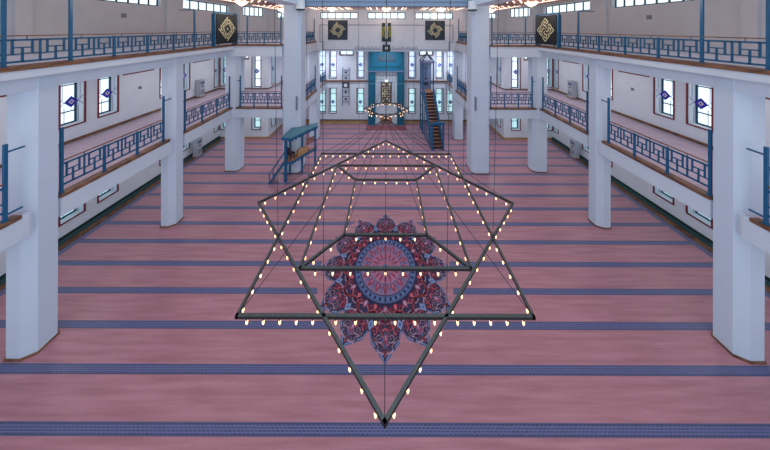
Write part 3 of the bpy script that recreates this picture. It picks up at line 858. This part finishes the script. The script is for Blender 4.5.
for s in (-1, 1):
    side = sname(s)
    for y, w1, w2 in ((17.3,'above the railing board','nearer'),(24.0,'beyond the massive column','farther')):
        pendant(s*11.0, y, 14.24, '%s glowing bowl lamp under the %s wing ceiling' % (w2, side))
        board_panel(s*11.0, y, 3.6, 4.4, 14.3, '%s red-brown board of bulbs on the %s wing ceiling' % (w2, side))
for x, nm in ((-5.5,'left of the centre'),(0,'in the middle'),(5.5,'right of the centre')):
    pendant(x, 22.9, 14.02, 'glowing bowl lamp before the high wall, %s' % nm)
    board_panel(x, 22.4, 3.8, 3.4, 14.08, 'red-brown board of bulbs before the high wall, %s' % nm)
for s in (-1, 1):
    t = thing('downlight', 'white cylindrical downlight with dark rim at the top of the massive %s column' % sname(s), 'lamp', (s*7.0, 18.55, 13.5))
    MB().lathe((s*7.0,18.6,13.56), [(0,0),(.34,0),(.34,.7),(0,.7)], 18).build('housing', M_['white'], t)
    MB().lathe((s*7.0,18.6,13.46), [(0,0),(.3,0),(.37,.04),(.37,.1),(0,.1)], 18).build('rim', M_['green'], t)
    t = thing('column_speaker', 'slim grey speaker bar mounted on the massive %s column' % sname(s), 'speaker', (s*7.36, 18.8, 5.2))
    MB().box(s*7.36-.07, s*7.36+.07, 18.71, 18.83, 5.25, 6.4).build('cabinet', M_['grey'], t)
    MB().box(s*7.36-.05, s*7.36+.05, 18.695, 18.71, 5.3, 6.35).build('grille', M_['lead'], t)

# ------------------------------------------------------------------ prayer niche
Y1 = 28.8
t = thing('prayer_niche', 'tall teal framed prayer niche with brown ornament panel in the far wall', 'mihrab', (0, 28.5, 0))
mb = MB(); mb.box(-2.24, 2.24, 28.25, Y1, 6.75, 9.5, 0)
mb.box(-2.0, 2.0, 28.2, 28.25, 7.2, 7.3, 1); mb.box(-2.0, 2.0, 28.2, 28.25, 9.1, 9.2, 1)
for x in (-1.95, 1.85): mb.box(x, x+.1, 28.2, 28.25, 7.3, 9.1, 1)
random.seed(5)
for i in range(9):
    x = -1.0+i*.24; hgt = random.choice((.5,.7,.9)); mb.box(x, x+.07, 28.2, 28.25, 7.9, 7.9+hgt, 2); mb.box(x, x+.2, 28.2, 28.25, 7.9, 7.97, 2)
mb.build('header', [M_['teal'], M_['dteal'], M_['orn']], t)
mb = MB(); mb.box(-2.3, 2.3, 28.15, Y1, 6.6, 6.75); mb.build('cornice', M_['lead'], t)
for s in (-1, 1):
    mb = MB(); mb.box(s*1.35, s*2.24, 28.3, Y1, 0, 6.6, 0)
    for za, zb in ((.5,2.0),(2.3,4.9),(5.4,6.3)):
        mb.box(s*1.55, s*2.05, 28.25, 28.3, za, zb, 1); mb.box(s*1.62, s*1.98, 28.23, 28.25, za+.1, zb-.1, 0)
    mb.box(s*1.35, s*2.26, 28.25, 28.3, 5.1, 5.2, 2)
    mb.build('pilaster', [M_['teal'], M_['dteal'], M_['tealroof']], t)
mb = MB(); mb.box(-1.35, 1.35, 28.6, Y1, 0, 6.6, 0)
for i in range(7):
    x = -1.2+i*.4; mb.box(x-.015, x+.015, 28.58, 28.6, 5.2, 6.6, 1)
for zz in (5.2, 5.65, 6.1): mb.box(-1.35, 1.35, 28.58, 28.6, zz-.015, zz+.015, 1)
for s in (-1, 1): mb.box(s*1.02-.015, s*1.02+.015, 28.58, 28.6, 2.6, 5.2, 1)
tf = mb.build('tile_field', [M_['tile'], M_['lead']], t)
mb = MB(); mb.box(-.72, .72, 28.52, 28.6, 2.45, 5.35, 0)
of = mb.build('ornament_frame', M_['lead'], tf)
mb = MB(); mb.box(-.6, .6, 28.46, 28.52, 2.5, 5.22, 0)
random.seed(9)
for i in range(4):
    for j in range(9):
        x = -.5+i*.27; zz = 2.6+j*.29; w = random.choice((.12,.2)); mb.box(x, x+w, 28.43, 28.46, zz, zz+random.choice((.06,.14,.2)), 1)
mb.build('ornament_panel', [M_['orn'], M_['goldleaf']], t)
mb = MB(); mb.box(-.75, .75, 28.5, 28.6, 0, .9); mb.build('plinth', M_['bwood'], t)
rug = MB(); rug.box(-2.4, 2.4, 26.9, 28.15, .005, .03, 0); rug.box(-2.25, 2.25, 27.05, 28.0, .03, .036, 1)
tag(rug.build('rug', [M_['rug1'], M_['rug2']]), 'muted reddish rug lying on the carpet in front of the prayer niche', 'rug')

# ladder ornament
t = thing('ladder_ornament', 'tall blue-grey metal ladder-shaped ornament on the far wall left of the niche', 'wall ornament', (-5.1, 28.75, 2.3))
for s in (-1, 1): MB().box(-5.1+s*.42-.035, -5.1+s*.42+.035, 28.66, 28.72, 2.3, 7.1).build('side_rail', M_['lead'], t)
for zz in (2.75, 3.45, 4.15, 4.75, 5.4, 6.1, 6.75): MB().box(-5.5, -4.7, 28.67, 28.71, zz-.03, zz+.03).build('rung', M_['lead'], t)
MB().box(-5.5, -4.7, 28.64, 28.8, 4.5, 5.2).build('square_frame', M_['slate'], t)
MB().box(-5.3, -4.9, 28.6, 28.64, 4.65, 5.05).build('center_tile', M_['white'], t)
for zz in (3.1, 3.95, 5.75, 6.45): MB().box(-5.22, -4.98, 28.65, 28.8, zz-.1, zz+.1).build('small_tile', M_['slate'], t)

# ------------------------------------------------------------------ minbar (pulpit with stairs)
MX = 4.95
t = thing('minbar', 'tall blue stepped pulpit with brown stairs and canopy right of the niche', 'pulpit', (MX, 24.6, 0))
t.rotation_euler.z = math.radians(4.3)
w = .62
for sx in (-1, 1):
    for yy in (26.3, 27.5):
        MB().box(MX+sx*w-.06, MX+sx*w+.06, yy-.06, yy+.06, 0, 8.0).build('tower_post', M_['blue'], t)
    mb = MB()
    mb.box(MX+sx*w-.03, MX+sx*w+.03, 26.36, 27.44, .1, .9, 0); mb.box(MX+sx*w-.03, MX+sx*w+.03, 26.36, 27.44, 4.2, 4.6, 1)
    for zq in (1.9, 3.0): mb.box(MX+sx*w-.03, MX+sx*w+.03, 26.36, 27.44, zq, zq+.08, 1)
    mb.box(MX+sx*w-.04, MX+sx*w+.04, 26.36, 27.44, 5.5, 5.6, 1)
    mb.build('tower_side', [M_['dteal'], M_['blue']], t)
mb = MB(); mb.box(MX-w, MX+w, 27.42, 27.48, 4.7, 7.9, 0); mb.box(MX-.28, MX+.28, 27.38, 27.42, 5.2, 5.6, 1); mb.box(MX-.3, MX+.3, 27.38, 27.42, 7.2, 7.3, 2)
mb.box(MX-.05, MX+.05, 27.38, 27.42, 6.2, 7.2, 2); mb.box(MX-.15, MX+.15, 27.38, 27.42, 5.9, 6.1, 1)
mb.build('tower_back', [M_['lead'], M_['slate'], M_['blue']], t)
MB().box(MX-w, MX+w, 26.24, 27.5, 4.62, 4.72).build('platform', M_['bwood'], t)
mb = MB(); mb.box(MX-.72, MX+.72, 26.15, 27.6, 8.0, 8.18); mb.build('canopy_cornice', M_['lead'], t)
mb = MB()
base = [(MX-.7,26.2),(MX+.7,26.2),(MX+.7,27.55),(MX-.7,27.55)]; top = [(MX-.1,26.8),(MX+.1,26.8),(MX+.1,27.0),(MX-.1,27.0)]
for i in range(4):                       # open pyramid roof ribs
    mb.beam((*base[i],8.18), (*top[i],9.0), .09, .09)
mb.build('canopy_roof', M_['slate'], t)
MB().lathe((MX,26.9,9.0), [(0,0),(.14,.04),(.16,.14),(.07,.24),(.1,.34),(.04,.48),(0,.56)], 10).build('spire', M_['slate'], t)
# stairs
ys0, ys1, zt0 = 22.75, 26.25, 4.7
n = 17
for i in range(n):
    y = ys0+(ys1-ys0)*i/n; z = zt0*(i+1)/n
    mb = MB(); mb.box(MX-.5, MX+.5, y, y+(ys1-ys0)/n+.03, z-.05, z, 0)
    mb.box(MX-.5, MX+.5, y+.01, y+.04, z-zt0/n, z-.05, 1)
    mb.build('stair_tread', [M_['bwood'], M_['cloth']], t)
for sx in (-1, 1):
    x = MX+sx*.56
    mb = MB()
    for d in (-.04, .04): pass
    mb.beam((x, ys0-.1, .12), (x, ys1, zt0-.1), .07, .34)
    mb.beam((x, ys0-.1, .06), (x, ys1+.1, .06), .07, .12)
    for q in (.3, .55, .8):
        y = ys0+(ys1-ys0)*q; mb.box(x-.03, x+.03, y-.03, y+.03, .1, zt0*q)
    for q in (.3, .55, .8):
        y = ys0+(ys1-ys0)*q; mb.beam((x, y, zt0*q*.5), (x, ys1, zt0*q*.5), .04, .04)
    mb.build('side_panel', M_['blue'], t)
    mb = MB()
    mb.beam((x, ys0, 1.2), (x, ys1, zt0+1.0), .07, .07)
    mb.beam((x, ys0, .72), (x, ys1, zt0+.5), .04, .04)
    mb.build('stair_rail', M_['blue'], t)
    for i in range(1, 13):
        q = i/13; y = ys0+(ys1-ys0)*q; MB().box(x-.02, x+.02, y-.02, y+.02, zt0*q+.2, 1.2+(zt0-.2)*q).build('baluster', M_['blue'], t)
for sx in (-1, 1):
    MB().box(MX+sx*.56-.07, MX+sx*.56+.07, ys0-.32, ys0-.18, 0, 2.6).build('gate_post', M_['blue'], t)
mb = MB(); mb.box(MX-.7, MX+.7, ys0-.36, ys0-.14, 2.6, 2.75); mb.build('gate_lintel', M_['blue'], t)
mb = MB(); mb.box(MX-.49, MX+.49, ys0-.27, ys0-.23, 2.48, 2.6, 0)
mb.build('gate_arch', M_['blue'], t)

# ------------------------------------------------------------------ muezzin kiosk
t = thing('muezzin_kiosk', 'small raised teal kiosk with roof and steps standing by the massive left column', 'kiosk', (-7.2, 18.6, 0))
PL = [(-7.98,17.72),(-7.35,17.68),(-6.08,19.98),(-6.1,20.22),(-7.02,19.2),(-7.3,18.78),(-7.95,18.78)]
posts = [(-7.84,17.84,.09),(-6.22,20.02,.07),(-6.98,19.0,.06),(-7.86,18.68,.06)]
MB().prism(PL, 1.5, 1.62).build('deck', M_['bwood'], t)
for px_, py_, q in posts:
    MB().box(px_-q, px_+q, py_-q, py_+q, 0, 3.5).build('post', M_['blue'], t)
A, B, Cc, Ff, Ee, Dd = (-8.12,17.68,3.55),(-7.35,17.55,3.55),(-5.98,19.95,3.5),(-6.08,20.3,3.6),(-7.02,18.98,3.82),(-7.75,18.78,3.82)
Mm = (-7.45,18.35,3.84)
mb = MB()
for dz, sg in ((0,1),(-.08,1)):
    P = [(p[0],p[1],p[2]+dz) for p in (A,B,Cc,Ff,Ee,Dd)]; m0 = (Mm[0],Mm[1],Mm[2]+dz)
    for i in range(6): mb.face([P[i], P[(i+1)%6], m0])
P = (A,B,Cc,Ff,Ee,Dd)
for i in range(6):
    p, q = P[i], P[(i+1)%6]; mb.face([p, q, (q[0],q[1],q[2]-.08), (p[0],p[1],p[2]-.08)])
mb.build('roof', M_['tealroof'], t)
def skirt(a, b, z, n, name, m, k_=1.0):
    mb = MB(); a = Vector((*a,0)); b = Vector((*b,0)); u = (b-a)/n; nn = Vector((-u.y,u.x,0)).normalized()*.02
    for i in range(n):
        p = a+u*i; q = a+u*(i+1); c = (p+q)/2
        pts = [(p,z),(q,z),(q,z-.1),(c+(q-c)*.4,z-.22),(c-(q-c)*.4,z-.22),(p,z-.1)]
        f = [tuple(v+nn+Vector((0,0,zz))) for v, zz in pts]; g = [tuple(v-nn+Vector((0,0,zz))) for v, zz in pts]
        mb.face(f); mb.face(g)
        for k in range(6): mb.face([f[k], f[(k+1)%6], g[(k+1)%6], g[k]])
    mb.beam((*a.xy, z), (*b.xy, z), .05, .05)
    return mb.build(name, m, t)
skirt(A[:2], B[:2], 3.49, 3, 'roof_valance', M_['blue']); skirt(B[:2], Cc[:2], 3.45, 8, 'roof_valance', M_['blue'])
skirt(PL[0], PL[1], 1.6, 3, 'deck_valance', M_['blue']); skirt(PL[1], PL[2], 1.6, 10, 'deck_valance', M_['blue'])
sa, sb = Vector((-7.95,18.0,1.55)), Vector((-8.95,17.7,0))
for off in (-.3, .3):
    MB().beam(sa+Vector((0,off+.1,0)), sb+Vector((0,off+.1,.05)), .05, .16).build('stair_stringer', M_['blue'], t)
    MB().beam(sa+Vector((0,off+.1,.75)), sb+Vector((0,off+.1,.8)), .04, .06).build('stair_handrail', M_['blue'], t)
    MB().box(sb.x-.03, sb.x+.03, sb.y+off+.07, sb.y+off+.13, 0, .85).build('newel', M_['blue'], t)
for i in range(6):
    c = sa.lerp(sb, (i+.5)/6); MB().box(c.x-.12, c.x+.12, c.y-.18, c.y+.38, c.z-.02, c.z+.02).build('stair_tread', M_['bwood'], t)
mb = MB(); mb.beam((-6.75,19.3,2.35), (-6.3,19.95,2.35), .04, .5); mb.build('back_panel', M_['redwood'], t)
# furniture on the deck
d = Vector((1.27,2.3,0)).normalized(); ang = math.atan2(d.y, d.x)
R = Matrix.Translation((-7.12, 18.93, 1.62)) @ Matrix.Rotation(ang, 4, 'Z')
t = thing('bench', 'brown wooden bench box on the kiosk deck', 'bench', (-6.88, 18.75, 1.62))
R = Matrix.Translation((-6.88, 18.75, 1.62)) @ Matrix.Rotation(ang, 4, 'Z')
mb = MB(); mb.box(-.45,.5,-.02,.2,0,.42); mb.xf(R); mb.build('seat_box', M_['bwood'], t); sbx = t.children[0]
mb = MB(); mb.box(-.45,.5,-.07,-.02,0,.6); mb.xf(R); mb.build('front_board', M_['gold'], t)
mb = MB(); mb.box(-.4,.45,.0,.18,.42,.47); mb.xf(R); mb.build('cushion', M_['red'], sbx)
R = Matrix.Translation((-7.56, 18.15, 1.62)) @ Matrix.Rotation(ang, 4, 'Z')
t = thing('chair', 'dark upholstered chair on the kiosk deck left of the brown bench', 'chair', (-7.5, 18.25, 1.62))
mb = MB(); mb.box(-.24,.24,-.2,.2,.36,.46); mb.xf(R); mb.build('seat', M_['cloth'], t)
mb = MB(); mb.box(-.24,-.18,-.2,.2,.46,.95); mb.xf(R); mb.build('backrest', M_['cloth'], t)
for x in (-.21,.21):
    for y in (-.17,.17):
        mb = MB(); mb.box(x-.02,x+.02,y-.02,y+.02,0,.36); mb.xf(R); mb.build('leg', M_['barside'], t)

# ------------------------------------------------------------------ small fixtures
def ac(x, y, z, s, label):
    t = thing('air_conditioner', label, 'air conditioner', (x, y, z), 'floor standing air conditioners')
    MB().box(x-.22, x+.22, y-.27, y+.27, z+.08, z+1.65).build('cabinet', M_['acgrey'], t); cbn = t.children[0]
    xf = x-s*.22
    MB().box(xf-s*.0, xf-s*.02, y-.22, y+.22, z+1.2, z+1.5).build('air_outlet', M_['lead'], cbn)
    MB().box(xf, xf-s*.02, y-.22, y+.22, z+.25, z+.7).build('intake_grille', M_['grey'], cbn)
    MB().box(xf, xf-s*.015, y-.1, y+.1, z+.95, z+1.05).build('control_panel', M_['slate'], cbn)
    MB().box(x-.24, x+.24, y-.29, y+.29, z, z+.08).build('base', M_['bwood'], t)
for s in (-1, 1):
    ac(s*17.82, 21.85, 5.4, s, 'white floor-standing air conditioner on the lower %s gallery' % sname(s))
    ac(s*17.62, 21.3, 0.03, s, 'white floor-standing air conditioner on the ground floor by the %s wall' % sname(s))
    x = s*XW
    def plate(y, z, q, label, nm='wall_vent'):
        t = thing(nm, label, 'vent', (x-s*.03, y, z-q))
        MB().box(x, x-s*.03, y-q, y+q, z-q, z+q).build('cover', M_['grey'], t)
        mb = MB()
        for i in range(4): mb.box(x-s*.03, x-s*.04, y-q*.8, y+q*.8, z-q*.75+i*q*.45, z-q*.75+i*q*.45+q*.18)
        mb.build('slat', M_['lead'], t)
    plate(15.7, 12.83, .15, 'square grey vent high on the %s upper gallery wall' % sname(s))
    plate(16.75, 7.6, .1, 'small square grey vent on the %s lower gallery wall' % sname(s))

# ------------------------------------------------------------------ light
w = bpy.data.worlds.new('world'); S.world = w; w.use_nodes = True
nt = w.node_tree; bg = nt.nodes['Background']
bg.inputs['Color'].default_value = (.72, .84, 1.0, 1); bg.inputs['Strength'].default_value = 1.24
def lamp(kind, name, loc, energy, color, size=.3):
    l = bpy.data.lights.new(name, kind); l.energy = energy; l.color = color
    if kind == 'POINT': l.shadow_soft_size = size
    o = bpy.data.objects.new(name, l); C.objects.link(o); o.location = loc; return o
for s in (-1, 1):
    for y in (4.0, 10.6, 17.3, 24.0): lamp('POINT', 'pendant_light', (s*11, y, 13.5), 130, (1,.86,.72), .3)
for x in (-5.5, 0, 5.5): lamp('POINT', 'pendant_light', (x, 22.9, 13.55), 60, (1,.8,.6), .3)

def area(loc, sx, sy, energy, color=(1,.97,.94)):  # soffit lights without fittings, added to brighten galleries and apse
    l = bpy.data.lights.new('added_soffit_light', 'AREA'); l.shape = 'RECTANGLE'; l.size = sx; l.size_y = sy; l.energy = energy; l.color = color
    o = bpy.data.objects.new('added_soffit_light', l); C.objects.link(o); o.location = loc; return o
for s in (-1, 1):
    for y in (5, 11, 17, 22.5):
        area((s*15.4, y, 10.0), 1.2, 1.2, 62); area((s*15.4, y, 4.85), 1.2, 1.2, 42)
    area((s*10.2, 22.5, 9.6), 1.2, 1.2, 90, (.9,.95,1)); area((s*10.2, 22.5, 4.5), 1.2, 1.2, 95, (.86,.92,1))
for x in (-7, 0, 7): area((x, 26.2, 9.45), 1.6, 1.0, 190, (.82,.9,1))  # added bluish fill standing in for daylight from the apse windows
S.view_settings.view_transform = 'Standard'; S.view_settings.look = 'None'
S.view_settings.gamma = 1; S.view_settings.exposure = 0; S.view_settings.use_curve_mapping = False
for o in bpy.data.objects:
    if '_o' in o: del o['_o']
